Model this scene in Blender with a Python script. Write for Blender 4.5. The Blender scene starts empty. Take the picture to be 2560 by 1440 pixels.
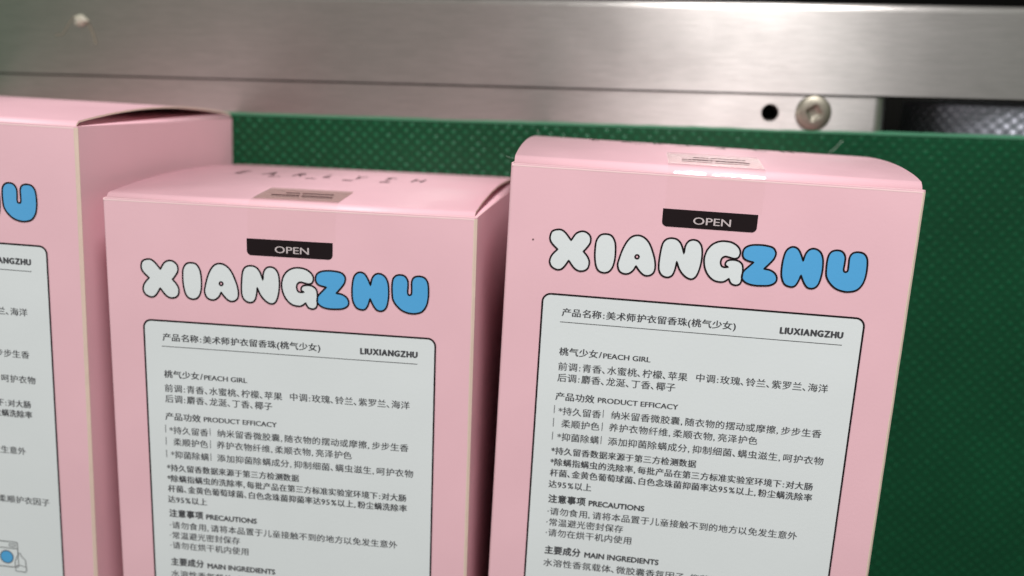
import bpy, bmesh, math, random
from mathutils import Vector, Matrix
from mathutils.geometry import tessellate_polygon
random.seed(7)
S = bpy.context.scene
COL = S.collection
MM = 0.001

# ------------------------------------------------------------------ camera
cam_data = bpy.data.cameras.new('camera')
cam = bpy.data.objects.new('camera', cam_data)
COL.objects.link(cam)
cam_data.sensor_width = 36.0
cam_data.lens = 2393.48 / 2560 * 36.0
cam_data.clip_start = 0.005
cam_data.clip_end = 50.0
BOX_D = 0.092537                      # how far the front panels stand above the belt
R3 = Matrix(((0.99361164, -0.01247153, 0.11216221),
             (-0.01135301, 0.97778668, 0.20929483),
             (-0.11228094, -0.20923116, 0.97139864)))
cam.matrix_world = Matrix.Translation((0, 0, 0.2142656 + BOX_D)) @ R3.to_4x4()
cam_data.dof.use_dof = True
cam_data.dof.focus_distance = 0.213
cam_data.dof.aperture_fstop = 9.5
S.camera = cam

# ------------------------------------------------------------------ room light
world = bpy.data.worlds.new('World')
S.world = world
world.use_nodes = True
wn, wl = world.node_tree.nodes, world.node_tree.links
wn.clear()
wo = wn.new('ShaderNodeOutputWorld')
bg = wn.new('ShaderNodeBackground')
tc = wn.new('ShaderNodeTexCoord')
sp = wn.new('ShaderNodeSeparateXYZ')
wl.new(tc.outputs['Generated'], sp.inputs[0])
# the hall around the machine: greenish ends, a warm grey ceiling in between
mr = wn.new('ShaderNodeMapRange')
mr.inputs['From Min'].default_value = -1
mr.inputs['From Max'].default_value = 1
wl.new(sp.outputs['X'], mr.inputs['Value'])
rp = wn.new('ShaderNodeValToRGB')
wl.new(mr.outputs[0], rp.inputs[0])
el = rp.color_ramp.elements
WORLD_STOPS = [(0.0, (0.07, 0.115, 0.07)), (0.235, (0.10, 0.15, 0.10)), (0.262, (0.235, 0.24, 0.215)),
               (0.36, (0.275, 0.27, 0.255)), (0.462, (0.225, 0.215, 0.20)), (0.478, (0.29, 0.28, 0.275)),
               (0.62, (0.35, 0.34, 0.345)), (0.72, (0.25, 0.265, 0.25)), (0.80, (0.19, 0.22, 0.175)),
               (1.0, (0.12, 0.145, 0.11))]
while len(el) < len(WORLD_STOPS):
    el.new(0.5)
for e, (p, c) in zip(el, WORLD_STOPS):
    e.position = p
    e.color = (*c, 1)
# the side where the photographer stands is darker, below the horizon it is dark
my = wn.new('ShaderNodeMapRange')
my.inputs['From Min'].default_value = -0.6
my.inputs['From Max'].default_value = 0.35
my.inputs['To Min'].default_value = 0.15
my.inputs['To Max'].default_value = 1.0
wl.new(sp.outputs['Y'], my.inputs['Value'])
mz = wn.new('ShaderNodeMapRange')
mz.inputs['From Min'].default_value = -0.1
mz.inputs['From Max'].default_value = 0.25
mz.inputs['To Min'].default_value = 0.25
mz.inputs['To Max'].default_value = 1.0
wl.new(sp.outputs['Z'], mz.inputs['Value'])
mm_ = wn.new('ShaderNodeMath')
mm_.operation = 'MULTIPLY'
wl.new(my.outputs[0], mm_.inputs[0])
wl.new(mz.outputs[0], mm_.inputs[1])
ms = wn.new('ShaderNodeMath')
ms.operation = 'MULTIPLY'
ms.inputs[1].default_value = 1.75       # strength of the room light
wl.new(mm_.outputs[0], ms.inputs[0])
wl.new(rp.outputs[0], bg.inputs['Color'])
wl.new(ms.outputs[0], bg.inputs['Strength'])
wl.new(bg.outputs[0], wo.inputs['Surface'])


def area_lamp(name, loc, target, sx, sy, watts, color):
    d = bpy.data.lights.new(name, 'AREA')
    d.shape = 'RECTANGLE'
    d.size, d.size_y = sx, sy
    d.energy = watts
    d.color = color
    o = bpy.data.objects.new(name, d)
    COL.objects.link(o)
    o.location = loc
    o.rotation_euler = (Vector(target) - Vector(loc)).to_track_quat('-Z', 'Y').to_euler()
    return o


area_lamp('work_lamp', (0.140, 0.50, 0.43), (0.0, -0.02, 0.05), 0.11, 0.36, 5.1, (1.0, 0.965, 0.985))
area_lamp('fill_lamp', (-2.6, 0.1, 1.5), (0.0, -0.02, 0.05), 0.5, 1.2, 20.0, (1.0, 0.97, 0.98))  # added fill from the far left, evens the brightness of the cartons

S.view_settings.view_transform = 'Standard'
S.view_settings.look = 'None'
S.view_settings.exposure = 0.06
S.view_settings.gamma = 1.0
S.view_settings.use_curve_mapping = False
S.render.film_transparent = False
S.render.filter_size = 1.8


# ------------------------------------------------------------------ materials
def new_mat(name):
    m = bpy.data.materials.new(name)
    m.use_nodes = True
    n, l = m.node_tree.nodes, m.node_tree.links
    return m, n, l, n['Principled BSDF']


def print_mat(name, color, rough=0.45, spec=0.4, var=0.04):
    """printed, matt laminated board"""
    m, n, l, b = new_mat(name)
    t = n.new('ShaderNodeTexCoord')
    ns = n.new('ShaderNodeTexNoise')
    ns.inputs['Scale'].default_value = 55
    ns.inputs['Detail'].default_value = 4
    l.new(t.outputs['Object'], ns.inputs['Vector'])
    hs = n.new('ShaderNodeHueSaturation')
    hs.inputs['Color'].default_value = (*color, 1)
    r = n.new('ShaderNodeMapRange')
    r.inputs['To Min'].default_value = 1 - var
    r.inputs['To Max'].default_value = 1 + var
    l.new(ns.outputs['Fac'], r.inputs['Value'])
    l.new(r.outputs[0], hs.inputs['Value'])
    l.new(hs.outputs[0], b.inputs['Base Color'])
    rr = n.new('ShaderNodeMapRange')
    rr.inputs['From Min'].default_value = 0.3
    rr.inputs['From Max'].default_value = 0.7
    rr.inputs['To Min'].default_value = rough - 0.08
    rr.inputs['To Max'].default_value = rough + 0.08
    l.new(ns.outputs['Fac'], rr.inputs['Value'])
    l.new(rr.outputs[0], b.inputs['Roughness'])
    b.inputs['Specular IOR Level'].default_value = spec
    n3 = n.new('ShaderNodeTexNoise')          # the board is not perfectly flat
    n3.inputs['Scale'].default_value = 16
    n3.inputs['Detail'].default_value = 1
    l.new(t.outputs['Object'], n3.inputs['Vector'])
    b3 = n.new('ShaderNodeBump')
    b3.inputs['Strength'].default_value = 0.5
    b3.inputs['Distance'].default_value = 0.0022
    l.new(n3.outputs['Fac'], b3.inputs['Height'])
    n2 = n.new('ShaderNodeTexNoise')
    n2.inputs['Scale'].default_value = 1400
    n2.inputs['Detail'].default_value = 2
    l.new(t.outputs['Object'], n2.inputs['Vector'])
    bp = n.new('ShaderNodeBump')
    bp.inputs['Strength'].default_value = 0.06
    bp.inputs['Distance'].default_value = 0.0002
    l.new(n2.outputs['Fac'], bp.inputs['Height'])
    l.new(b3.outputs[0], bp.inputs['Normal'])
    l.new(bp.outputs[0], b.inputs['Normal'])
    return m


M = {}
M['pink'] = print_mat('pink_board', (0.80, 0.485, 0.535))
M['core'] = print_mat('board_core', (0.72, 0.57, 0.47), 0.8, 0.2, 0.08)
M['rim'] = print_mat('board_cut_rim', (0.80, 0.56, 0.56), 0.6, 0.3)
M['white'] = print_mat('white_print', (0.70, 0.735, 0.735), 0.42, 0.4, 0.02)
M['letter_white'] = print_mat('white_letter_print', (0.70, 0.735, 0.735), 0.42, 0.4, 0.02)
M['blue'] = print_mat('blue_print', (0.085, 0.37, 0.68), 0.42, 0.4, 0.03)
M['ink'] = print_mat('black_ink', (0.013, 0.008, 0.009), 0.5, 0.12)
M['text_ink'] = print_mat('grey_text_ink', (0.066, 0.067, 0.072), 0.5, 0.2)
M['soft_ink'] = print_mat('soft_black_ink', (0.06, 0.018, 0.022), 0.5, 0.3)
M['label_text'] = print_mat('pale_print', (0.55, 0.47, 0.47), 0.45, 0.3)


def tape_mat(name, tint, gloss_rough, body, body_color, ior=1.5):
    m, n, l, b = new_mat(name)
    out = n['Material Output']
    n.remove(b)
    tr = n.new('ShaderNodeBsdfTransparent')
    tr.inputs['Color'].default_value = (*tint, 1)
    df = n.new('ShaderNodeBsdfDiffuse')
    df.inputs['Color'].default_value = (*body_color, 1)
    m1 = n.new('ShaderNodeMixShader')
    m1.inputs[0].default_value = body
    l.new(tr.outputs[0], m1.inputs[1])
    l.new(df.outputs[0], m1.inputs[2])
    gl = n.new('ShaderNodeBsdfGlossy')
    gl.inputs['Roughness'].default_value = gloss_rough
    t = n.new('ShaderNodeTexCoord')
    ns = n.new('ShaderNodeTexNoise')
    ns.inputs['Scale'].default_value = 160
    ns.inputs['Detail'].default_value = 3
    l.new(t.outputs['Object'], ns.inputs['Vector'])
    bp = n.new('ShaderNodeBump')
    bp.inputs['Strength'].default_value = 0.25
    bp.inputs['Distance'].default_value = 0.0006
    l.new(ns.outputs['Fac'], bp.inputs['Height'])
    l.new(bp.outputs[0], gl.inputs['Normal'])
    fr = n.new('ShaderNodeFresnel')
    fr.inputs['IOR'].default_value = ior
    m2 = n.new('ShaderNodeMixShader')
    # light that comes up from the card below leaves the film unhindered
    ge = n.new('ShaderNodeNewGeometry')
    inv = n.new('ShaderNodeMath')
    inv.operation = 'SUBTRACT'
    inv.inputs[0].default_value = 1.0
    l.new(ge.outputs['Backfacing'], inv.inputs[1])
    fm = n.new('ShaderNodeMath')
    fm.operation = 'MULTIPLY'
    l.new(fr.outputs[0], fm.inputs[0])
    l.new(inv.outputs[0], fm.inputs[1])
    l.new(fm.outputs[0], m2.inputs[0])
    l.new(m1.outputs[0], m2.inputs[1])
    l.new(gl.outputs[0], m2.inputs[2])
    l.new(m2.outputs[0], out.inputs['Surface'])
    return m


M['tape'] = tape_mat('clear_tape', (0.995, 0.99, 0.985), 0.085, 0.0, (0.7, 0.6, 0.6), 1.38)
M['seal_glare'] = tape_mat('glare_paled_seal', (0.97, 0.955, 0.95), 0.3, 0.10, (0.46, 0.35, 0.31), 1.05)  # same seal, a whitening reflection put into its colour as a fainter tint
M['seal'] = tape_mat('tinted_seal', (0.95, 0.93, 0.885), 0.25, 0.30, (0.46, 0.35, 0.31), 1.08)


def steel_mat(name, base, rough, aniso, streak=1.0, metal=1.0):
    m, n, l, b = new_mat(name)
    b.inputs['Metallic'].default_value = metal
    t = n.new('ShaderNodeTexCoord')
    mp = n.new('ShaderNodeMapping')
    mp.inputs['Scale'].default_value = (130, 1500, 1500)
    l.new(t.outputs['Object'], mp.inputs['Vector'])
    ns = n.new('ShaderNodeTexNoise')
    ns.inputs['Scale'].default_value = 1.0
    ns.inputs['Detail'].default_value = 5
    ns.inputs['Roughness'].default_value = 0.7
    l.new(mp.outputs[0], ns.inputs['Vector'])
    big = n.new('ShaderNodeTexNoise')
    big.inputs['Scale'].default_value = 24
    big.inputs['Detail'].default_value = 4
    l.new(t.outputs['Object'], big.inputs['Vector'])
    hs = n.new('ShaderNodeHueSaturation')
    hs.inputs['Color'].default_value = (*base, 1)
    r = n.new('ShaderNodeMapRange')
    r.inputs['To Min'].default_value = 1 - 0.24 * streak
    r.inputs['To Max'].default_value = 1 + 0.24 * streak
    l.new(ns.outputs['Fac'], r.inputs['Value'])
    l.new(r.outputs[0], hs.inputs['Value'])
    l.new(hs.outputs[0], b.inputs['Base Color'])
    r2 = n.new('ShaderNodeMapRange')
    r2.inputs['From Min'].default_value = 0.3
    r2.inputs['From Max'].default_value = 0.7
    r2.inputs['To Min'].default_value = rough - 0.04
    r2.inputs['To Max'].default_value = rough + 0.05
    l.new(big.outputs['Fac'], r2.inputs['Value'])
    l.new(r2.outputs[0], b.inputs['Roughness'])
    b.inputs['Anisotropic'].default_value = aniso
    b.inputs['Anisotropic Rotation'].default_value = 0.25
    tg = n.new('ShaderNodeTangent')
    tg.direction_type = 'UV_MAP'
    tg.uv_map = 'UVMap'
    l.new(tg.outputs[0], b.inputs['Tangent'])
    bp = n.new('ShaderNodeBump')
    bp.inputs['Strength'].default_value = 0.22 * streak
    bp.inputs['Distance'].default_value = 0.0002
    l.new(ns.outputs['Fac'], bp.inputs['Height'])
    l.new(bp.outputs[0], b.inputs['Normal'])
    return m


M['steel'] = steel_mat('brushed_steel', (0.46, 0.443, 0.415), 0.32, 0.89)
M['screw'] = steel_mat('screw_metal', (0.30, 0.28, 0.225), 0.42, 0.0, 1.2)
M['roller'] = steel_mat('zinc_roller', (0.27, 0.28, 0.32), 0.45, 0.0, 0.6, 0.25)


def flat_mat(name, color, rough=0.6, spec=0.3):
    m, n, l, b = new_mat(name)
    ns = n.new('ShaderNodeTexNoise')
    ns.inputs['Scale'].default_value = 90
    hs = n.new('ShaderNodeHueSaturation')
    hs.inputs['Color'].default_value = (*color, 1)
    r = n.new('ShaderNodeMapRange')
    r.inputs['To Min'].default_value = 0.85
    r.inputs['To Max'].default_value = 1.15
    l.new(ns.outputs['Fac'], r.inputs['Value'])
    l.new(r.outputs[0], hs.inputs['Value'])
    l.new(hs.outputs[0], b.inputs['Base Color'])
    b.inputs['Roughness'].default_value = rough
    b.inputs['Specular IOR Level'].default_value = spec
    return m


M['dark'] = flat_mat('dark_gap_shade', (0.006, 0.006, 0.005), 0.9, 0.1)  # near black: shade in the gap and the drilled hole put into the colour
M['floor'] = flat_mat('dark_floor', (0.004, 0.004, 0.0035), 0.9, 0.1)
M['glue'] = flat_mat('dried_glue', (0.40, 0.38, 0.30), 0.4, 0.5)
M['smear'] = flat_mat('dried_smear', (0.15, 0.135, 0.10), 0.6, 0.3)
M['lint'] = flat_mat('lint', (0.42, 0.55, 0.45), 0.8, 0.2)
M['speck'] = flat_mat('speck', (0.16, 0.09, 0.09), 0.8, 0.2)
M['belt_edge'] = flat_mat('belt_cut_edge', (0.055, 0.20, 0.11), 0.7, 0.3)


def belt_mat():
    m, n, l, b = new_mat('green_belt')
    t = n.new('ShaderNodeTexCoord')
    wob = n.new('ShaderNodeTexNoise')
    wob.inputs['Scale'].default_value = 60
    wob.inputs['Detail'].default_value = 2
    l.new(t.outputs['Object'], wob.inputs['Vector'])
    wv = n.new('ShaderNodeVectorMath')
    wv.operation = 'MULTIPLY_ADD'
    wv.inputs[1].default_value = (0.0011, 0.0011, 0)
    l.new(wob.outputs['Color'], wv.inputs[0])
    l.new(t.outputs['Object'], wv.inputs[2])
    sx = n.new('ShaderNodeSeparateXYZ')
    l.new(wv.outputs[0], sx.inputs[0])

    def cosine(sock, pitch):
        a = n.new('ShaderNodeMath')
        a.operation = 'MULTIPLY'
        a.inputs[1].default_value = 2 * math.pi / pitch
        l.new(sock, a.inputs[0])
        c = n.new('ShaderNodeMath')
        c.operation = 'COSINE'
        l.new(a.outputs[0], c.inputs[0])
        return c.outputs[0]
    pr = n.new('ShaderNodeMath')
    pr.operation = 'MULTIPLY'
    l.new(cosine(sx.outputs['X'], 0.0039), pr.inputs[0])
    l.new(cosine(sx.outputs['Y'], 0.0037), pr.inputs[1])
    sh = n.new('ShaderNodeMapRange')       # raised, flat topped pips between narrow valleys
    sh.interpolation_type = 'SMOOTHSTEP'
    sh.inputs['From Min'].default_value = 0.0
    sh.inputs['From Max'].default_value = 1.0
    l.new(pr.outputs[0], sh.inputs['Value'])
    fine = n.new('ShaderNodeTexNoise')
    fine.inputs['Scale'].default_value = 900
    fine.inputs['Detail'].default_value = 3
    l.new(t.outputs['Object'], fine.inputs['Vector'])
    worn = n.new('ShaderNodeTexNoise')       # pips are worn unevenly
    worn.inputs['Scale'].default_value = 230
    worn.inputs['Detail'].default_value = 2
    l.new(t.outputs['Object'], worn.inputs['Vector'])
    wr = n.new('ShaderNodeMapRange')
    wr.inputs['From Min'].default_value = 0.3
    wr.inputs['From Max'].default_value = 0.7
    wr.inputs['To Min'].default_value = 0.25
    wr.inputs['To Max'].default_value = 1.0
    l.new(worn.outputs['Fac'], wr.inputs['Value'])
    shw = n.new('ShaderNodeMath')
    shw.operation = 'MULTIPLY'
    l.new(sh.outputs[0], shw.inputs[0])
    l.new(wr.outputs[0], shw.inputs[1])
    # pips fade towards the right: weaker glints put into height and colour
    so = n.new('ShaderNodeSeparateXYZ')
    l.new(t.outputs['Object'], so.inputs[0])
    ar = n.new('ShaderNodeMapRange')
    ar.interpolation_type = 'SMOOTHSTEP'
    ar.inputs['From Min'].default_value = -0.05
    ar.inputs['From Max'].default_value = 0.05
    ar.inputs['To Min'].default_value = 1.25
    ar.inputs['To Max'].default_value = 0.5
    l.new(so.outputs['X'], ar.inputs['Value'])
    sha = n.new('ShaderNodeMath')
    sha.operation = 'MULTIPLY'
    l.new(shw.outputs[0], sha.inputs[0])
    l.new(ar.outputs[0], sha.inputs[1])
    hsum = n.new('ShaderNodeMath')
    hsum.operation = 'MULTIPLY_ADD'
    hsum.inputs[1].default_value = 0.28
    l.new(fine.outputs['Fac'], hsum.inputs[0])
    l.new(sha.outputs[0], hsum.inputs[2])
    bp = n.new('ShaderNodeBump')
    bp.inputs['Strength'].default_value = 0.62
    bp.inputs['Distance'].default_value = 0.00055
    l.new(hsum.outputs[0], bp.inputs['Height'])
    l.new(bp.outputs[0], b.inputs['Normal'])
    rampc = n.new('ShaderNodeValToRGB')  # valleys darker, pips brighter: shade and glints put into the colour
    rampc.color_ramp.elements[0].color = (0.0012, 0.038, 0.0125, 1)
    rampc.color_ramp.elements[1].color = (0.0050, 0.120, 0.046, 1)
    l.new(hsum.outputs[0], rampc.inputs[0])
    dirt = n.new('ShaderNodeTexNoise')
    dirt.inputs['Scale'].default_value = 30
    dirt.inputs['Detail'].default_value = 5
    l.new(t.outputs['Object'], dirt.inputs['Vector'])
    hs = n.new('ShaderNodeHueSaturation')
    l.new(rampc.outputs[0], hs.inputs['Color'])
    r = n.new('ShaderNodeMapRange')
    r.inputs['To Min'].default_value = 0.75
    r.inputs['To Max'].default_value = 1.25
    l.new(dirt.outputs['Fac'], r.inputs['Value'])
    l.new(r.outputs[0], hs.inputs['Value'])
    l.new(hs.outputs[0], b.inputs['Base Color'])
    b.inputs['Roughness'].default_value = 0.30
    b.inputs['Specular IOR Level'].default_value = 0.30
    return m


M['belt'] = belt_mat()


# ------------------------------------------------------------------ helpers
def mesh_obj(name, verts, faces, mats, parent=None, fmat=None, smooth=False, uv=False):
    me = bpy.data.meshes.new(name)
    me.from_pydata([tuple(v) for v in verts], [], faces)
    for m in (mats if isinstance(mats, (list, tuple)) else [mats]):
        me.materials.append(m)
    if fmat:
        for p, i in zip(me.polygons, fmat):
            p.material_index = i
    if smooth:
        for p in me.polygons:
            p.use_smooth = True
    me.update()
    if uv:
        add_uv(me)
    o = bpy.data.objects.new(name, me)
    COL.objects.link(o)
    if parent:
        o.parent = parent
    return o


def add_uv(me):
    u = me.uv_layers.new(name='UVMap')
    for lp in me.loops:
        c = me.vertices[lp.vertex_index].co
        u.data[lp.index].uv = (c.x * 3 + c.z * 0.7, c.y * 3 + c.z * 2.1)


def bm_obj(name, bm, mats, parent=None, smooth=False, uv=False):
    me = bpy.data.meshes.new(name)
    bm.normal_update()
    bm.to_mesh(me)
    bm.free()
    for m in (mats if isinstance(mats, (list, tuple)) else [mats]):
        me.materials.append(m)
    if smooth:
        for p in me.polygons:
            p.use_smooth = True
    if uv:
        add_uv(me)
    o = bpy.data.objects.new(name, me)
    COL.objects.link(o)
    if parent:
        o.parent = parent
    return o


def box_bm(x0, x1, y0, y1, z0, z1, bevel=0.0, seg=3, edges=None):
    bm = bmesh.new()
    bmesh.ops.create_cube(bm, size=1.0)
    for v in bm.verts:
        v.co = ((x0 + x1) / 2 + v.co.x * (x1 - x0), (y0 + y1) / 2 + v.co.y * (y1 - y0), (z0 + z1) / 2 + v.co.z * (z1 - z0))
    if bevel:
        es = [e for e in bm.edges if edges is None or edges(e)]
        bmesh.ops.bevel(bm, geom=es, offset=bevel, segments=seg, affect='EDGES', profile=0.5)
    return bm


def tag(o, label=None, cat=None, group=None, kind=None):
    if label:
        o['label'] = label
    if cat:
        o['category'] = cat
    if group:
        o['group'] = group
    if kind:
        o['kind'] = kind
    return o


def empty(name, loc=(0, 0, 0), rz=0.0):
    o = bpy.data.objects.new(name, None)
    o.empty_display_size = 0.02
    COL.objects.link(o)
    o.location = loc
    o.rotation_euler = (0, 0, rz)
    return o


def catmull(pts, sub=5):
    """closed smooth outline; a point with a third value is a sharp corner"""
    n = len(pts)
    sharp = [len(p) > 2 for p in pts]
    out = []
    for i in range(n):
        p1, p2 = Vector(pts[i][:2]), Vector(pts[(i + 1) % n][:2])
        p0 = Vector(pts[i - 1][:2]) if not sharp[i] else p1 + (p1 - p2) * 0.0
        p3 = Vector(pts[(i + 2) % n][:2]) if not sharp[(i + 1) % n] else p2
        for k in range(sub):
            t = k / sub
            out.append(0.5 * ((2 * p1) + (p2 - p0) * t + (2 * p0 - 5 * p1 + 4 * p2 - p3) * t * t + (3 * p1 - p0 - 3 * p2 + p3) * t ** 3))
    return out


def fill_polys(polys):
    """flat faces for outlines given in mm: verts, faces (each outline its own piece)"""
    V, F = [], []
    for poly in polys:
        base = len(V)
        V += [(p[0], p[1]) for p in poly]
        for t in tessellate_polygon([[Vector((p[0], p[1], 0)) for p in poly]]):
            a, b, c = (Vector(poly[i]) for i in t)
            tt = tuple(base + i for i in t)
            if (b - a).cross(c - a) < 0:
                tt = tt[::-1]
            F.append(tt)
    return V, F


def stroke_polys(paths, width, closed=True):
    V, F = [], []
    for path in paths:
        n = len(path)
        L, Rr = [], []
        for i in range(n):
            if closed:
                a, c = path[i - 1], path[(i + 1) % n]
            else:
                a, c = path[max(i - 1, 0)], path[min(i + 1, n - 1)]
            d = (Vector(c) - Vector(a))
            if d.length < 1e-9:
                d = Vector((1, 0))
            d.normalize()
            nrm = Vector((-d.y, d.x)) * width / 2
            L.append(Vector(path[i]) + nrm)
            Rr.append(Vector(path[i]) - nrm)
        base = len(V)
        for a, c in zip(L, Rr):
            V += [(a.x, a.y), (c.x, c.y)]
        for i in range(n if closed else n - 1):
            j = (i + 1) % n
            F.append((base + 2 * i, base + 2 * i + 1, base + 2 * j + 1, base + 2 * j))
    return V, F


# glyph outlines come from the built-in interface font (it falls back for Chinese)
_gcache = {}


def glyph(s, offset=0.0):
    key = (s, offset)
    if key in _gcache:
        return _gcache[key]
    if s == '童':                      # its outline does not fill cleanly: set it from its two halves
        (v1, f1, b1), (v2, f2, b2) = glyph('立'), glyph('里')
        V = [(x, 0.43 + (y - b1[2]) / (b1[3] - b1[2]) * 0.42) for x, y in v1]
        V += [(x, -0.07 + (y - b2[2]) / (b2[3] - b2[2]) * 0.50) for x, y in v2]
        F = list(f1) + [tuple(len(v1) + i for i in f) for f in f2]
        _gcache[key] = (V, F, (min(b1[0], b2[0]), max(b1[1], b2[1]), -0.07, 0.85))
        return _gcache[key]
    c = bpy.data.curves.new('t', 'FONT')
    c.body = s
    c.size = 1.0
    c.resolution_u = 3
    o = bpy.data.objects.new('t', c)
    COL.objects.link(o)
    dg = bpy.context.evaluated_depsgraph_get()
    ev = o.evaluated_get(dg)
    me = ev.to_mesh()
    V = [(v.co.x, v.co.y) for v in me.vertices]
    F = [tuple(p.vertices) for p in me.polygons]
    ev.to_mesh_clear()
    bpy.data.objects.remove(o)
    bpy.data.curves.remove(c)
    if V:
        xs, ys = [v[0] for v in V], [v[1] for v in V]
        bb = (min(xs), max(xs), min(ys), max(ys))
    else:
        bb = (0, 0, 0, 0)
    _gcache[key] = (V, F, bb)
    return _gcache[key]


ADV = {'、': 0.5, ':': 0.42, ',': 0.45, '(': 0.36, ')': 0.36, '*': 0.42, '·': 0.3, '/': 0.42, '%': 0.85, ' ': 0.3, '9': 0.56, '5': 0.56}


BOLD = {0: ((0.03, 0), (-0.03, 0)), 1: ((0, 0), (0.055, 0), (-0.055, 0)),
        2: ((0, 0), (0.08, 0), (-0.08, 0), (0, 0.06), (0, -0.06)),
        3: ((0, 0), (0.07, 0), (-0.07, 0), (0.14, 0), (-0.14, 0), (0, 0.08), (0, -0.08))}


def text_geo(s, u0, u1, v, h, weight):
    """one printed line between u0 and u1 (mm) on the base line v, glyphs h mm high"""
    V, F = [], []
    if weight == 3:                  # heavy, widely set capitals
        parts = [glyph(c) for c in s]
        ws = [p[2][1] - p[2][0] for p in parts]
        gap = 0.19
        sx = (u1 - u0) / (sum(ws) + gap * (len(s) - 1))
        x0 = u0
        for (gv, gf, bb), wd in zip(parts, ws):
            base = len(V)
            sy = h / (bb[3] - bb[2])
            V += [(x0 + (x - bb[0]) * sx, v + (y - bb[2]) * sy) for x, y in gv]
            F += [tuple(base + i for i in f) for f in gf]
            x0 += (wd + gap) * sx
    elif all(ord(c) < 128 for c in s):
        gv, gf, bb = glyph(s)
        sx = (u1 - u0) / (bb[1] - bb[0])
        sy = h / (bb[3] - bb[2])
        V = [(u0 + (x - bb[0]) * sx, v + (y - bb[2]) * sy) for x, y in gv]
        F = list(gf)
    else:
        adv = [ADV.get(c, 1.0) for c in s]
        sx = (u1 - u0) / (sum(adv) - 0.04)
        sy = h / 0.93
        x0 = u0
        for c, a in zip(s, adv):
            gv, gf, bb = glyph(c)
            if gv:
                cx = (bb[0] + bb[1]) / 2
                ctr = x0 + a * sx * (0.32 if c in '、,' else 0.5)
                base = len(V)
                V += [(ctr + (x - cx) * sx * 0.98, v + (y + 0.075) * sy) for x, y in gv]
                F += [tuple(base + i for i in f) for f in gf]
            x0 += a * sx
    # bolder print: the same shapes laid a hair aside, each copy a hair higher
    V3, F3 = [], []
    for q, (dx, dy) in enumerate(BOLD[weight]):
        base = len(V3)
        V3 += [(x + dx, y + dy, q * 0.004) for x, y in V]
        F3 += [tuple(base + i for i in f) for f in F]
    return V3, F3

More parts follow.
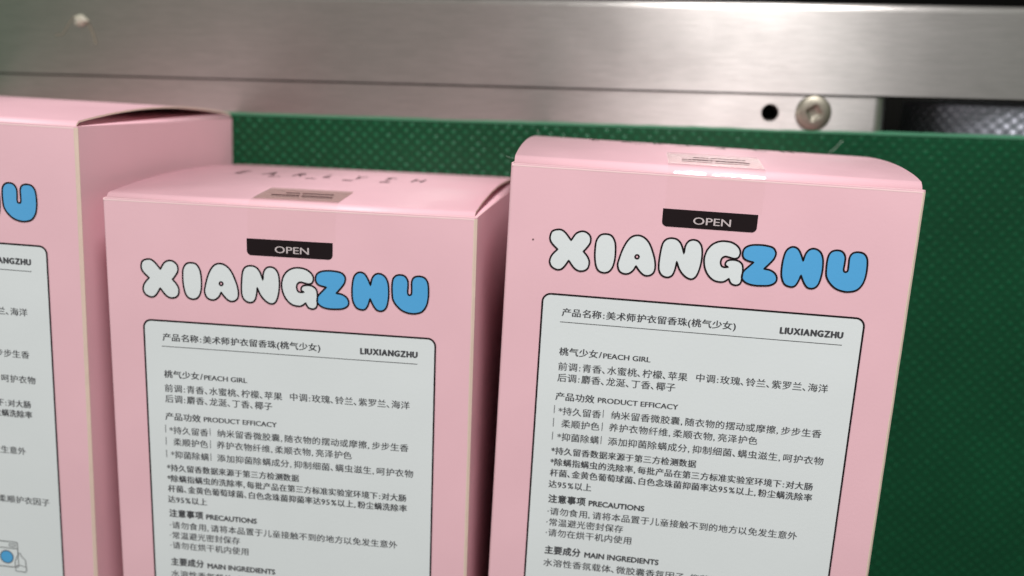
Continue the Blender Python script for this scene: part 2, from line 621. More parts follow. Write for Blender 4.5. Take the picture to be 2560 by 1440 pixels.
# lettering outlines and text lines in mm on the front panel
GLYPHS = {
    'X': [(10.12, -15.94), (10.49, -14.76), (11.47, -14.26), (12.6, -14.22), (13.66, -14.91), (14.95, -16.47, 1), (15.8, -15.0), (16.88, -14.29), (18.14, -14.32), (19.21, -15.26), (19.31, -16.65), (18.65, -17.85), (17.89, -18.8, 1), (18.79, -19.76), (19.38, -21.0), (19.23, -22.42), (18.41, -23.21), (17.15, -23.36), (15.96, -22.68), (14.71, -21.1, 1), (13.92, -22.45), (13.09, -23.29), (12.08, -23.42), (10.9, -22.82), (10.39, -21.69), (10.62, -20.52), (11.19, -19.62), (12.02, -18.74, 1), (10.95, -17.79), (10.31, -16.94)],
    'I': [(20.48, -17.84), (20.65, -16.04), (21.43, -14.79), (22.65, -14.44), (23.92, -14.73), (24.77, -15.98), (25.08, -17.74), (25.09, -20.04), (24.73, -21.86), (23.94, -23.01), (22.84, -23.35), (21.68, -23.0), (20.96, -21.9), (20.56, -19.88)],
    'A': [(25.81, -21.26), (26.07, -19.71), (26.65, -17.62), (27.49, -15.78), (28.52, -14.61), (29.85, -14.21), (31.25, -14.61), (32.46, -15.78), (33.37, -17.62), (34.04, -19.6), (34.24, -21.37), (33.92, -22.55), (32.98, -23.22), (31.85, -23.15), (30.78, -22.29), (29.94, -21.2, 1), (29.4, -22.27), (28.47, -23.06), (27.35, -23.2), (26.3, -22.64)],
    'N': [(34.99, -20.55), (35.08, -17.99), (35.42, -15.69), (36.19, -14.62), (37.39, -14.28), (38.65, -14.56), (39.61, -15.62), (40.34, -17.59, 1), (40.49, -15.81), (41.12, -14.68), (42.19, -14.29), (43.32, -14.64), (44.1, -15.79), (44.37, -17.79), (44.22, -20.08), (43.69, -22.16), (42.91, -23.12), (41.93, -23.2), (40.75, -22.52), (39.64, -21.2), (38.91, -19.48, 1), (38.67, -21.41), (38.17, -22.73), (37.22, -23.26), (36.08, -23.02), (35.25, -22.06)],
    'G': [(45.44, -16.19), (46.42, -14.98), (47.81, -14.25), (49.25, -14.09), (50.74, -14.33), (52.04, -15.13), (52.65, -16.27), (52.41, -17.42), (51.6, -17.86), (50.48, -17.69), (49.49, -17.52), (48.8, -17.95), (48.57, -18.85), (48.86, -19.72), (49.49, -19.97), (50.34, -19.85, 1), (49.77, -19.59), (49.64, -19.02), (50.07, -18.41), (51.14, -18.15), (52.38, -18.3), (53.3, -18.99), (53.59, -20.11), (53.59, -21.63), (53.49, -23.04), (52.95, -23.72), (52.11, -23.86), (51.26, -23.47), (50.74, -22.49, 1), (49.94, -23.14), (48.99, -23.4), (47.48, -23.14), (46.15, -22.09), (45.25, -20.51), (44.9, -18.76), (45.0, -17.48)],
    'Z': [(53.17, -16.67), (53.43, -15.41), (54.55, -14.64), (56.25, -14.37), (58.12, -14.42), (59.63, -14.8), (60.35, -15.85), (60.15, -17.1), (59.35, -18.27), (58.17, -19.67, 1), (59.53, -19.84), (60.67, -20.53), (61.2, -21.6), (60.91, -22.6), (59.78, -23.3), (58.07, -23.53), (56.19, -23.54), (54.53, -23.11), (53.55, -22.07), (53.73, -20.66), (54.55, -19.62), (55.76, -18.36, 1), (54.39, -18.1), (53.53, -17.61)],
    'H': [(62.15, -21.1), (61.97, -19.04), (62.11, -16.81), (62.58, -15.12), (63.67, -14.27), (64.89, -14.54), (65.75, -15.71), (66.41, -17.25, 1), (66.74, -15.63), (67.53, -14.55), (68.69, -14.33), (69.88, -14.98), (70.58, -16.43), (70.8, -18.62), (70.66, -20.7), (70.21, -22.41), (69.25, -23.24), (68.04, -23.14), (67.12, -22.1), (66.31, -20.44, 1), (65.9, -21.92), (65.23, -23.03), (64.19, -23.26), (62.93, -22.72)],
    'U': [(71.63, -19.38), (71.54, -17.18), (71.73, -15.52), (72.4, -14.59), (73.55, -14.29), (74.63, -14.61), (75.29, -15.66), (75.35, -17.16), (75.29, -18.27), (75.44, -18.86), (75.85, -18.99), (76.2, -18.61), (76.22, -17.37), (76.22, -15.72), (76.74, -14.73), (77.87, -14.37), (79.22, -14.67), (80.02, -15.84), (80.24, -17.88), (80.16, -19.81), (79.72, -21.5), (78.72, -22.83), (77.2, -23.37), (75.62, -23.36), (73.96, -22.8), (72.63, -21.66), (71.87, -20.47)],
}
TEXTS = [
    ('产品名称:美术师护衣留香珠(桃气少女)', 13.59, 53.15, -34.19, 1.91, 1),
    ('LIUXIANGZHU', 63.02, 76.70, -34.08, 1.41, 3),
    ('桃气少女/', 13.66, 23.64, -43.59, 1.94, 1),
    ('PEACH GIRL', 23.95, 34.76, -43.48, 1.23, 1),
    ('前调:青香、水蜜桃、柠檬、苹果', 13.60, 43.54, -47.25, 2.02, 0),
    ('中调:玫瑰、铃兰、紫罗兰、海洋', 45.30, 75.09, -47.11, 2.00, 0),
    ('后调:麝香、龙涎、丁香、椰子', 13.62, 41.04, -49.99, 2.03, 0),
    ('产品功效', 13.45, 22.66, -54.57, 1.98, 1),
    ('PRODUCT EFFICACY', 23.52, 42.06, -54.31, 1.25, 1),
    ('*持久留香', 14.48, 24.49, -58.14, 2.00, 0),
    ('纳米留香微胶囊,随衣物的摆动或摩擦,步步生香', 26.71, 74.95, -57.99, 1.99, 0),
    ('柔顺护色', 15.32, 24.36, -61.21, 2.01, 0),
    ('养护衣物纤维,柔顺衣物,亮泽护色', 26.51, 60.88, -61.08, 2.00, 0),
    ('*抑菌除螨', 14.60, 24.47, -64.59, 2.02, 0),
    ('添加抑菌除螨成分,抑制细菌、螨虫滋生,呵护衣物', 26.54, 76.22, -64.56, 2.01, 0),
    ('*持久留香数据来源于第三方检测数据', 13.46, 47.52, -68.15, 1.90, 1),
    ('*除螨指螨虫的洗除率,每批产品在第三方标准实验室环境下:对大肠', 13.43, 74.58, -71.01, 1.91, 1),
    ('杆菌、金黄色葡萄球菌、白色念珠菌抑菌率达95%以上,粉尘螨洗除率', 13.45, 74.81, -73.76, 1.92, 1),
    ('达95%以上', 13.31, 23.62, -76.68, 1.93, 1),
    ('注意事项', 13.49, 22.45, -80.52, 2.08, 2),
    ('PRECAUTIONS', 23.32, 36.46, -80.39, 1.31, 2),
    ('·请勿食用,请将本品置于儿童接触不到的地方以免发生意外', 13.37, 72.51, -83.74, 1.99, 0),
    ('·常温避光密封保存', 13.29, 31.95, -86.56, 2.00, 0),
    ('·请勿在烘干机内使用', 13.30, 34.21, -89.33, 2.01, 0),
    ('主要成分', 13.44, 22.22, -93.97, 2.14, 2),
    ('MAIN INGREDIENTS', 23.27, 41.03, -93.94, 1.35, 2),
    ('水溶性香氛载体、微胶囊香氛因子、抑菌除螨因子、柔顺护衣因子', 13.35, 78.2, -97.3, 2.0, 0),
]

# ------------------------------------------------------------------ the conveyor
ANG = -0.037                       # the machine lies slightly turned in the picture
fl = mesh_obj('floor', [(-4, -4, -0.8), (4, -4, -0.8), (4, 4, -0.8), (-4, 4, -0.8)], [(0, 1, 2, 3)], M['floor'])
tag(fl, kind='structure')
bed = bm_obj('dark_gap_bed', box_bm(-0.62, 0.62, -0.42, 0.0225, -0.12, -0.085, 0.002), M['dark'])  # dark box added below so that the gap shows black
bed.rotation_euler.z = ANG
tag(bed, kind='structure')

BELT_EDGE = -0.0134
belt = empty('conveyor_belt', (0, 0, 0), ANG)
tag(belt, 'dark green conveyor belt with raised pips, lying under the pink cartons', 'conveyor belt')
mesh_b = bm_obj('belt_surface', box_bm(-0.6, 0.6, -0.42, BELT_EDGE - 0.0003, -0.0024, 0.0), M['belt'], belt)
# the cut long edge: paler core, slightly ragged
V, F = [], []
N = 420
for i in range(N + 1):
    x = -0.6 + 1.2 * i / N
    j = random.uniform(-1, 1) * 0.00007 + 0.00012 * math.sin(x * 90) * math.sin(x * 31)
    for (y, z) in ((BELT_EDGE - 0.0005, 0.00012), (BELT_EDGE + 0.00015 + j, 0.00008), (BELT_EDGE + 0.00045 + j * 1.5, -0.0008), (BELT_EDGE + 0.0005 + j, -0.0024), (BELT_EDGE - 0.0005, -0.0024)):
        V.append((x, y, z))
for i in range(N):
    for k in range(4):
        a = i * 5 + k
        F.append((a, a + 5, a + 6, a + 1))
mesh_obj('cut_edge', V, F, M['belt_edge'], belt)

rail = empty('side_rail', (0, 0, 0), ANG)
tag(rail, 'wide brushed steel side rail running along the top of the picture', 'rail')
ral = bm_obj('rail_cover', box_bm(-0.6, 0.6, -0.0022, 0.0246, -0.035, 0.0003, 0.0022, 5, lambda e: abs(e.verts[0].co.x - e.verts[1].co.x) > 0.5 and e.verts[0].co.z > 0 and e.verts[0].co.y > 0.01), M['steel'], rail, uv=True)

# lower strip: rounded end, a drilled hole, a pan head screw
strip = empty('support_strip', (0, 0, 0), ANG)
tag(strip, 'narrow steel strip with screw and drilled hole between rail and green belt', 'metal strip')
SX1, SY0, SY1, SZ = 0.0806, -0.0195, -0.00275, -0.0004
HC, HR = (0.0456, -0.00815), 0.0027


def strip_mesh():
    V, F = [], []
    hn = 40
    # top sheet with a round hole, filled between the outline and the hole
    outer = [(-0.6, SY0), (HC[0] - 0.008, SY0), (HC[0], SY0), (HC[0] + 0.008, SY0), (SX1 - 0.004, SY0), (SX1 - 0.004, SY1), (HC[0] + 0.008, SY1), (HC[0], SY1), (HC[0] - 0.008, SY1), (-0.6, SY1)]
    hole = [(HC[0] + HR * math.cos(-2 * math.pi * k / hn), HC[1] + HR * math.sin(-2 * math.pi * k / hn)) for k in range(hn)]
    pts = [(x, y) for x, y in outer] + hole
    V += [(x, y, SZ) for x, y in pts]
    for t in tessellate_polygon([[Vector((x, y, 0)) for x, y in outer], [Vector((x, y, 0)) for x, y in hole]]):
        a, b, c = (Vector(pts[i]) for i in t)
        F.append(tuple(t) if (b - a).cross(c - a) > 0 else tuple(t)[::-1])
    # hole wall with a small countersunk rim
    o = len(outer)
    b1 = len(V)
    V += [(HC[0] + (x - HC[0]) * 0.93, HC[1] + (y - HC[1]) * 0.93, SZ - 0.00035) for x, y in hole]
    b2 = len(V)
    V += [(HC[0] + (x - HC[0]) * 0.93, HC[1] + (y - HC[1]) * 0.93, SZ - 0.012) for x, y in hole]
    for k in range(hn):
        j = (k + 1) % hn
        F.append((o + k, o + j, b1 + j, b1 + k))
        F.append((b1 + k, b1 + j, b2 + j, b2 + k))
    # the end rolls down
    prev = None
    for q in range(9):
        a = math.pi / 2 * q / 8
        x, z = SX1 - 0.004 + 0.004 * math.sin(a), SZ - 0.004 + 0.004 * math.cos(a)
        i = len(V)
        V += [(x, SY0, z), (x, SY1, z)]
        if prev is not None:
            F.append((prev, i, i + 1, prev + 1))
        prev = i
    i = len(V)
    V += [(SX1, SY0, SZ - 0.02), (SX1, SY1, SZ - 0.02)]
    F.append((prev, i, i + 1, prev + 1))
    i = len(V)
    V += [(-0.6, SY0, SZ), (-0.6, SY0, SZ - 0.02), (SX1 - 0.004, SY0, SZ - 0.02), (SX1 - 0.004, SY0, SZ)]
    F.append((i, i + 1, i + 2, i + 3))
    return V, F


V, F = strip_mesh()
st = mesh_obj('strip_plate', V, F, M['steel'], strip, uv=True)
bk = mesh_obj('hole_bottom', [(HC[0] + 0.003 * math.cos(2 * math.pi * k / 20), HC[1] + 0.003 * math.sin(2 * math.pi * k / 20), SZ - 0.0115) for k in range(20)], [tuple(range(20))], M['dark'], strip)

SC = (0.0586, -0.00785)
prof = [(0.0054, -0.0002), (0.00535, 0.0007), (0.0050, 0.0013), (0.0043, 0.0018), (0.0034, 0.00215), (0.0026, 0.0023), (0.0022, 0.0023), (0.0021, 0.0018), (0.0019, 0.0009), (0.0009, 0.0006), (0.0, 0.0006)]
V, F = [], []
NS = 48
for r, z in prof:
    for k in range(NS):
        a = 2 * math.pi * k / NS
        # a worn cross recess: four lobes inside, a round pan head outside
        rr = r * (1 + 0.12 * math.cos(4 * a + 0.9)) if r < 0.0027 else r
        V.append((SC[0] + rr * math.cos(a), SC[1] + rr * math.sin(a), SZ + z * 0.6))
for q in range(len(prof) - 1):
    for k in range(NS):
        j = (k + 1) % NS
        F.append((q * NS + k, q * NS + j, (q + 1) * NS + j, (q + 1) * NS + k))
scr = mesh_obj('screw', V, F, M['screw'], strip, smooth=True, uv=True)

# knurled roller under the belt, seen in the dark gap past the strip's end
V, F = [], []
NA, NL, RR = 300, 90, 0.030
y0, y1 = -0.20, -0.0088
for j in range(NL + 1):
    t = j / NL
    y = y1 - (y1 - (-0.05)) * t if j < NL else y0
    for k in range(NA):
        a = 2 * math.pi * k / NA
        n1 = math.cos(48 * a + (y - y1) * 1800)
        n2 = math.cos(48 * a - (y - y1) * 1800)
        r = RR + 0.00015 * (n1 + n2) - (0.0012 if j == 0 else 0)
        V.append((r * math.cos(a), y, r * math.sin(a)))
for j in range(NL):
    for k in range(NA):
        m_ = (k + 1) % NA
        F.append((j * NA + k, j * NA + m_, (j + 1) * NA + m_, (j + 1) * NA + k))
F.append(tuple(range(NA - 1, -1, -1)))
rol = mesh_obj('roller', V, F, M['roller'], None, uv=True)
rol.rotation_euler.z = ANG
rol.location = Vector((0.1250, 0, -0.0336))
tag(rol, 'grey knurled metal roller in the dark gap beside the steel strip', 'roller')

# dried drip on the rail with its smears
dr = empty('dried_drip', (0, 0, 0), ANG)
tag(dr, 'small pale dried drip stuck on the steel rail above the left carton', 'drip')
bm = bmesh.new()
bmesh.ops.create_icosphere(bm, subdivisions=3, radius=1.0)
for v in bm.verts:
    v.co.x = v.co.x * 0.0022 * (1 + 0.3 * math.sin(5 * v.co.y + 2 * v.co.x)) - 0.1768
    v.co.y = v.co.y * 0.0019 + 0.0151
    v.co.z = max(v.co.z, -0.3) * 0.0014 + 0.0005
bm_obj('drop', bm, M['glue'], dr, smooth=True)
sm = []
for path, w in (([(-0.1752, 0.0150), (-0.1738, 0.0130), (-0.1728, 0.0105), (-0.1722, 0.0075)], 0.0011), ([(-0.1790, 0.0165), (-0.1815, 0.0135), (-0.1835, 0.0105), (-0.1862, 0.0102)], 0.0006)):
    sm.append((path, w))
V, F = [], []
for path, w in sm:
    v2, f2 = stroke_polys([path], w, False)
    b0 = len(V)
    V += [(x, y, 0.00036) for x, y in v2]
    F += [tuple(b0 + i for i in f) for f in f2]
mesh_obj('smear', V, F, M['smear'], dr)

# ------------------------------------------------------------------ the cartons
W, H, D = 90.0, 158.0, BOX_D * 1000


def P(u, v, w):
    return ((u - W / 2) * MM, (v + H / 2) * MM, (w + D) * MM)


def sheet(name, geo, w, mat, parent, du=0.0, dv=0.0):
    V, F = geo
    return mesh_obj(name, [P(q[0] + du, q[1] + dv, w + (q[2] if len(q) > 2 else 0)) for q in V], F, mat, parent)


def merge(*geos):
    V, F = [], []
    for v, f in geos:
        b = len(V)
        V += v
        F += [tuple(b + i for i in q) for q in f]
    return V, F


def rounded_rect(x0, x1, y0, y1, r, corners=(1, 1, 1, 1), seg=8):
    """corner order: top left, top right, bottom right, bottom left; clockwise"""
    out = []
    for (cx, cy, a0, on) in ((x0 + r, y1 - r, 180, corners[0]), (x1 - r, y1 - r, 90, corners[1]), (x1 - r, y0 + r, 0, corners[2]), (x0 + r, y0 + r, -90, corners[3])):
        if not on:
            sx = x0 if cx == x0 + r else x1
            sy = y1 if cy == y1 - r else y0
            out.append((sx, sy))
            continue
        for k in range(seg + 1):
            a = math.radians(a0 - 90 * k / seg)
            out.append((cx + r * math.cos(a), cy + r * math.sin(a)))
    return out


def lid_v(w, hm, pw=0.9):
    s = min(max(-w / D, 0), 1)
    return 0.9 * (1 - s) + hm * max(math.sin(math.pi * s ** pw), 0) ** 0.9


def lid_profile(hm, pw):
    pr = [(-0.75, -9.0), (-0.75, -0.9)]
    v1 = lid_v(-2.6, hm, pw)
    for k in range(1, 6):
        a = math.pi / 2 * k / 5
        pr.append((-0.75 - 1.85 * (1 - math.cos(a)), -0.9 + (v1 + 0.9) * math.sin(a)))
    for k in range(1, 30):
        w = -2.6 - (D - 2.6 - 1.6) * k / 29
        pr.append((w, lid_v(w, hm, pw)))
    v2 = pr[-1][1]
    for k in range(1, 6):
        a = math.pi / 2 * k / 5
        pr.append((-D + 1.6 - 1.55 * math.sin(a), v2 - (v2 + 1.4) * (1 - math.cos(a))))
    return pr


def offset_path(pr, d):
    out = []
    for i, (w, v) in enumerate(pr):
        a, c = pr[max(i - 1, 0)], pr[min(i + 1, len(pr) - 1)]
        t = Vector((c[0] - a[0], c[1] - a[1])).normalized()
        out.append((w + t.y * d, v - t.x * d))
    return out


def strip_along(name, prof, u0, u1, thick, mats, parent, jag=0.0, smooth=True):
    """a bent sheet of board: profile in (w, v), extruded along u"""
    inner = offset_path(prof, -thick)
    n = len(prof)
    V, F, fm = [], [], []
    for (w, v), (wi, vi) in zip(prof, inner):
        j = random.uniform(-1, 1) * jag
        V += [P(u0, v, w), P(u1 + j, v, w), P(u1 + j, vi, wi), P(u0, vi, wi)]
    for i in range(n - 1):
        a, b = 4 * i, 4 * (i + 1)
        for k, (p, q) in enumerate(((0, 1), (1, 2), (2, 3), (3, 0))):
            F.append((a + p, a + q, b + q, b + p))
            fm.append(1 if k in (1, 3) else 0)
    F += [(0, 3, 2, 1), (4 * n - 4, 4 * n - 3, 4 * n - 2, 4 * n - 1)]
    fm += [1, 1]
    o = mesh_obj(name, V, F, mats, parent, fm)
    if smooth:
        for p, i in zip(o.data.polygons, fm):
            p.use_smooth = (i == 0)
    bm = bmesh.new()
    bm.from_mesh(o.data)
    bmesh.ops.recalc_face_normals(bm, faces=bm.faces)
    bm.to_mesh(o.data)
    bm.free()
    return o


SMOOTH = {k: catmull(v) for k, v in GLYPHS.items()}
HOLE_C, HOLE_R = (30.0, -19.10), 0.42
WHITE_SET, BLUE_SET = 'XIANG', 'ZHU'
circle = lambda c, r, n=24: [(c[0] + r * math.cos(2 * math.pi * k / n), c[1] + r * math.sin(2 * math.pi * k / n)) for k in range(n)]

geo_white = fill_polys([SMOOTH[k] for k in WHITE_SET])
geo_blue = fill_polys([SMOOTH[k] for k in BLUE_SET])
geo_out_w = stroke_polys([SMOOTH[k] for k in WHITE_SET] + [circle(HOLE_C, HOLE_R)], 0.40)
geo_out_b = stroke_polys([SMOOTH[k] for k in BLUE_SET], 0.40)
geo_dot = fill_polys([circle(HOLE_C, HOLE_R - 0.1)])
OPEN_BOX = rounded_rect(34.95, 55.75, -11.75, -7.75, 1.15, (0, 0, 1, 1))
PANEL = rounded_rect(9.05, 81.0, -146.0, -29.2, 1.9)
geo_panel = fill_polys([PANEL])
geo_border = stroke_polys([PANEL], 0.42)
texts = [text_geo(*t) for t in TEXTS]
bars = [stroke_polys([[(u, a), (u, b)]], 0.16, False) for u, a, b in ((13.5, -55.9, -57.9), (13.5, -59.1, -61.2), (13.5, -62.5, -64.5), (25.0, -55.95, -57.9), (25.0, -59.1, -61.2), (25.0, -62.5, -64.5))]
rule = stroke_polys([[(13.43, -35.62), (76.8, -35.66)]], 0.15, False)
geo_text = merge(*texts, *bars, rule)
geo_open = text_geo('OPEN', 41.8, 50.0, -10.85, 1.62, 0)

# washing machine sign near the foot of the panel
icon = [rounded_rect(62.3, 68.6, -115.65, -108.45, 0.5)]
icon_bottle = [[(67.7, -114.0), (68.4, -112.3), (68.7, -112.2), (68.75, -111.5), (69.3, -111.5), (69.35, -112.2), (70.55, -113.3), (70.75, -116.2), (70.4, -116.8), (67.7, -116.7)]]
geo_icon = merge(stroke_polys(icon, 0.2), stroke_polys([[(62.3, -110.3), (68.6, -110.3)]], 0.18, False), stroke_polys([rounded_rect(66.3, 68.0, -109.75, -109.05, 0.25)], 0.18),
                 stroke_polys([circle((65.43, -112.87), 1.78)], 0.25), stroke_polys(icon_bottle, 0.2), stroke_polys([[(67.8, -115.3), (69.0, -114.9), (70.6, -115.4)]], 0.16, False))
geo_icon_blue = fill_polys([circle((65.43, -112.87), 1.7)])
geo_bottle_fill = fill_polys(icon_bottle)


def make_body(root):
    """front, sides and back of the sleeve, each with its board thickness"""
    th = 0.45
    bm = bmesh.new()
    # outer outline in (u, w), walking front -> right -> back -> left; last items are wall flags
    r = 0.7
    outer = [(W - 0.5, 0.0), (W - 0.02, -0.5), (W, -0.7)]
    for cx, cw, a0 in ((W - r, -D + r, 0), (r, -D + r, -90), (r, -r, -180)):
        for k in range(5):
            a = math.radians(a0 - 90 * k / 4)
            outer.append((cx + r * math.cos(a), cw + r * math.sin(a)))
    cu, cw = W / 2, -D / 2
    inner = []
    for u, w in outer:
        iu = u - th if u > cu else u + th
        iw = w - th if w > cw else w + th
        inner.append((min(max(u, th), W - th), min(max(w, -D + th), -th)))

    def top(u, w):
        return 0.0 if w > -0.9 else -1.5
    V, F, fm = [], [], []
    n = len(outer)
    for (u, w), (iu, iw) in zip(outer, inner):
        t = top(u, w)
        V += [P(u, t, w), P(iu, t, iw), P(u, -H, w), P(iu, -H, iw)]
    for i in range(n):
        a, b = 4 * i, 4 * ((i + 1) % n)
        F += [(a, a + 2, b + 2, b), (a + 1, b + 1, b + 3, a + 3), (a, b, b + 1, a + 1)]
        fm += [0, 0, 1]
    F.append(tuple(4 * i + 2 for i in range(n)))
    fm.append(0)
    o = mesh_obj('carton_body', V, F, [M['pink'], M['rim']], root, fm)
    bm = bmesh.new()
    bm.from_mesh(o.data)
    bmesh.ops.recalc_face_normals(bm, faces=bm.faces)
    bm.to_mesh(o.data)
    bm.free()
    return o


def make_dust_flap(root, side):
    pr = []
    for k in range(7):
        a = math.pi / 2 * k / 6
        pr.append((W - 1.5 + 1.5 * math.cos(a), -1.5 + 1.5 * math.sin(a)))
    pr += [(W - 6, 0.05), (W - 20, 0.1), (W - 36, 0.1)]
    V, F = [], []
    for u, v in pr:
        uu = u if side > 0 else W - u
        V += [P(uu, v, -1.3), P(uu, v, -D + 1.2), P(uu, v - 0.4, -D + 1.2), P(uu, v - 0.4, -1.3)]
    for i in range(len(pr) - 1):
        a, b = 4 * i, 4 * (i + 1)
        for p, q in ((0, 1), (1, 2), (2, 3), (3, 0)):
            F.append((a + p, a + q, b + q, b + p))
    o = mesh_obj('dust_flap', V, F, M['pink'], root)
    bm = bmesh.new()
    bm.from_mesh(o.data)
    bmesh.ops.recalc_face_normals(bm, faces=bm.faces)
    bm.to_mesh(o.data)
    bm.free()
    for p in o.data.polygons:
        p.use_smooth = True
    return o


def carton(label, loc, th, hm, pw, d_label, d_logo, seal='seal', lettered=True):
    root = empty('carton', (0, 0, 0), th)
    off = Matrix.Rotation(th, 3, 'Z') @ Vector((W / 2 * MM, -H / 2 * MM, 0))
    root.location = (loc[0] + off.x, loc[1] + off.y, 0.0)
    tag(root, label, 'carton', 'pink cartons on the belt')
    make_body(root)
    # raw board edge down the right side of the front panel
    V, F = [], []
    NE = 60
    for k in range(NE + 1):
        v = 0.0 - 0.3 - (H - 0.3) * k / NE
        j = random.uniform(-1, 1) * 0.05
        V += [P(W - 0.72 + j, v, 0.02), P(W - 0.5 + j, v, 0.06), P(W + 0.03, v, -0.5 + j), P(W + 0.02, v, -0.72)]
    for k in range(NE):
        for q in range(3):
            a = 4 * k + q
            F.append((a, a + 4, a + 5, a + 1))
    mesh_obj('cut_edge', V, F, M['core'], root)
    # rounded upper edge of the front panel, its highlight put into a paler colour
    V, F = [], []
    NE = 50
    for k in range(NE + 1):
        u = 0.3 + (W - 0.9) * k / NE
        j = random.uniform(-1, 1) * 0.03
        V += [P(u, -0.62 + j, 0.012), P(u, -0.40 + j, 0.04), P(u, -0.12, -0.06), P(u, 0.03, -0.28), P(u, 0.03, -0.5)]
    for k in range(NE):
        for q in range(4):
            a = 5 * k + q
            F.append((a, a + 5, a + 6, a + 1))
    mesh_obj('top_edge', V, F, M['rim'], root, smooth=True)
    make_dust_flap(root, 1)
    make_dust_flap(root, -1)
    prof = lid_profile(hm, pw)
    lid = strip_along('lid', prof, 0.65, W - 0.65, 0.45, [M['pink'], M['core']], root, 0.05)
    # lettering printed on the lid, following its curve
    V, F = [], []
    for i, ch in enumerate('EARLYTH' if lettered else ''):
        gv, gf, bb = glyph(ch, 0.01)
        b = len(V)
        cx = 17.5 + i * 8.3
        for x, y in gv:
            w = -39.5 - (y - bb[2]) / (bb[3] - bb[2]) * 8.0
            V.append(P(cx + (x - (bb[0] + bb[1]) / 2) * 5.2, lid_v(w, hm, pw) + 0.10, w))
        F += [tuple(b + k for k in f)[::-1] for f in gf]
    for i, ch in enumerate('护衣留香' if lettered else ''):
        gv, gf, bb = glyph(ch)
        q = len(V)
        cx = 29.0 + i * 10.2
        for x, y in gv:
            w = -34.8 - (y - bb[2]) / (bb[3] - bb[2]) * 2.6
            V.append(P(cx + (x - (bb[0] + bb[1]) / 2) * 3.6, lid_v(w, hm, pw) + 0.10, w))
        F += [tuple(q + k for k in f)[::-1] for f in gf]
    if lettered:
        mesh_obj('lid_lettering', V, F, M['soft_ink'], lid)
    # printed front
    lab = sheet('opening_label', fill_polys([OPEN_BOX]), 0.06, M['ink'], root, d_label)
    sheet('label_lettering', geo_open, 0.10, M['label_text'], lab, d_label)
    a = sheet('white_lettering', geo_white, 0.06, M['letter_white'], root, d_logo)
    sheet('letter_outline', geo_out_w, 0.10, M['ink'], a, d_logo)
    sheet('letter_hole', geo_dot, 0.08, M['pink'], a, d_logo)
    a = sheet('blue_lettering', geo_blue, 0.07, M['blue'], root, d_logo)
    sheet('letter_outline', geo_out_b, 0.11, M['ink'], a, d_logo)
    pan = sheet('info_panel', geo_panel, 0.06, M['white'], root)
    sheet('panel_border', geo_border, 0.10, M['ink'], pan)
    sheet('panel_text', geo_text, 0.10, M['text_ink'], pan)
    sheet('washing_sign', geo_icon, 0.12, M['text_ink'], pan)
    sheet('washing_sign_drum', geo_icon_blue, 0.10, M['blue'], pan)
    sheet('washing_sign_bottle', geo_bottle_fill, 0.105, M['white'], pan)
    # clear tape over the fold of the lid, with a tinted printed seal
    pr = [(0.13, -7.6 + 0.35 * k) for k in range(21)]
    op = offset_path([q for q in prof if q[1] > -0.95 or q[0] < -3], 0.14)
    tp = [q for q in op if q[0] > -17.0]
    e = -3.4
    B4 = [Vector((0.13, -1.3)), Vector((0.13, 0.2)), Vector((-0.9, lid_v(-2.0, hm, pw) + 0.25)), Vector((e, lid_v(e, hm, pw) + 0.2))]
    arc = []
    for k in range(13):
        t = k / 12
        q = B4[0] * (1 - t) ** 3 + B4[1] * 3 * t * (1 - t) ** 2 + B4[2] * 3 * t * t * (1 - t) + B4[3] * t ** 3
        arc.append((q.x, q.y))
    pr = [q for q in pr if q[1] < -1.4] + arc + [q for q in tp if q[0] < e - 0.4]
    V, F = [], []
    NU = 24
    for i, (w, v) in enumerate(pr):
        for k in range(NU + 1):
            u = 35.3 + d_label + 21.2 * k / NU
            fold = math.exp(-((v - 0.2) / 0.9) ** 2)
            V.append(P(u, v + fold * 0.05 * math.sin(u * 0.55 + 1), w + fold * (0.07 * math.sin(u * 0.62 + loc[0] * 90) + 0.03 * math.sin(u * 2.3))))
    for i in range(len(pr) - 1):
        for k in range(NU):
            a0 = i * (NU + 1) + k
            F.append((a0, a0 + 1, a0 + NU + 2, a0 + NU + 1))
    tape = mesh_obj('seal_tape', V, F, M['tape'], root, smooth=True)
    V, F = [], []
    for k in range(11):
        w = -3.0 - 13.2 * k / 10
        v = lid_v(w, hm, pw) + 0.30
        V += [P(35.4 + d_label, v, w), P(56.3 + d_label, v, w)]
    for k in range(10):
        F.append((2 * k, 2 * k + 1, 2 * k + 3, 2 * k + 2))
    mesh_obj('seal_print', V, F, M[seal], tape, smooth=True)
    V, F = [], []
    for (u0, u1, w0, w1) in ((38.6, 45.4, -6.6, -7.5), (46.0, 53.6, -6.6, -7.5), (41.2, 44.6, -9.6, -10.4), (45.2, 53.0, -9.8, -10.6)):
        # rows of tiny print read as dashes
        u = u0
        while u < u1:
            e = min(u + random.uniform(0.7, 1.5), u1)
            b = len(V)
            V += [P(u + d_label, lid_v(w0, hm, pw) + 0.36, w0), P(e + d_label, lid_v(w0, hm, pw) + 0.36, w0), P(e + d_label, lid_v(w1, hm, pw) + 0.36, w1), P(u + d_label, lid_v(w1, hm, pw) + 0.36, w1)]
            F.append((b, b + 1, b + 2, b + 3))
            u = e + 0.12
    mesh_obj('seal_lettering', V, F, M['soft_ink'], tape)
    return root


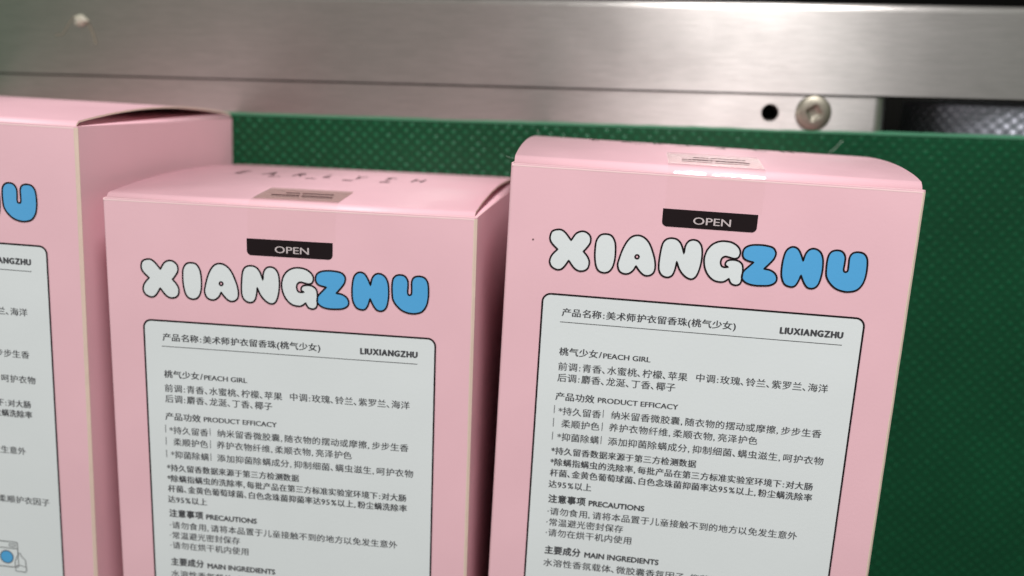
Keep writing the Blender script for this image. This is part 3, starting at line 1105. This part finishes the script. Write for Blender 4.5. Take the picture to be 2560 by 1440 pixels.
b_left = carton('pink carton cut off by the left edge, its lid gaping open on the right', (-0.21681, -0.00300), -0.06474, 3.0, 0.95, 0.0, -1.1, lettered=False)
b_mid = carton('pink carton standing lowest, in the middle, with a brownish seal on its lid', (-0.12244, -0.02546), -0.04988, 2.4, 0.92, 0.47, -1.1)
b_right = carton('pink carton at the right, tape gleaming white over its bulging lid fold', (-0.02462, -0.01751), -0.06809, 3.2, 0.72, -0.42, -0.3, 'seal_glare')
sp_ = sheet('speck', fill_polys([circle((6.0, -16.9), 0.22, 7)]), 0.07, M['speck'], b_right)


# ------------------------------------------------------------------ lint
def fibre(label, pts, r=0.00006):
    V, F = [], []
    path = []
    n = len(pts)
    for i in range(n - 1):
        p0, p1, p2, p3 = (Vector(pts[max(i - 1, 0)]), Vector(pts[i]), Vector(pts[i + 1]), Vector(pts[min(i + 2, n - 1)]))
        for k in range(6):
            t = k / 6
            path.append(0.5 * ((2 * p1) + (p2 - p0) * t + (2 * p0 - 5 * p1 + 4 * p2 - p3) * t * t + (3 * p1 - p0 - 3 * p2 + p3) * t ** 3))
    path.append(Vector(pts[-1]))
    for i, p in enumerate(path):
        d = (path[min(i + 1, len(path) - 1)] - path[max(i - 1, 0)]).normalized()
        a = d.cross(Vector((0.3, 0.2, 1))).normalized()
        b = d.cross(a)
        for k in range(5):
            q = 2 * math.pi * k / 5
            V.append(p + (a * math.cos(q) + b * math.sin(q)) * r)
    for i in range(len(path) - 1):
        for k in range(5):
            m_ = (k + 1) % 5
            F.append((i * 5 + k, i * 5 + m_, (i + 1) * 5 + m_, (i + 1) * 5 + k))
    o = mesh_obj('lint_fibre', V, F, M['lint'], None, smooth=True)
    tag(o, label, 'lint', 'lint around the right carton')
    return o


fibre('pale lint fibre standing up at the upper left corner of the right carton', [(-0.02459, -0.01627, 0.03), (-0.02423, -0.01511, 0.031), (-0.02375, -0.01394, 0.032), (-0.02398, -0.01301, 0.0325)], 0.00004)
fibre('pale lint fibre on the green belt behind the right carton', [(0.06340, -0.02211, 0.0005), (0.06474, -0.02091, 0.002), (0.06560, -0.01947, 0.003), (0.06671, -0.01827, 0.0035)], 0.0001)
fibre('pale lint fibre sticking out left from the front corner of the right carton', [(-0.02925, -0.01818, 0.0625), (-0.02853, -0.01849, 0.0625), (-0.02761, -0.01870, 0.0625), (-0.0245, -0.0192, 0.0625)], 0.00003)
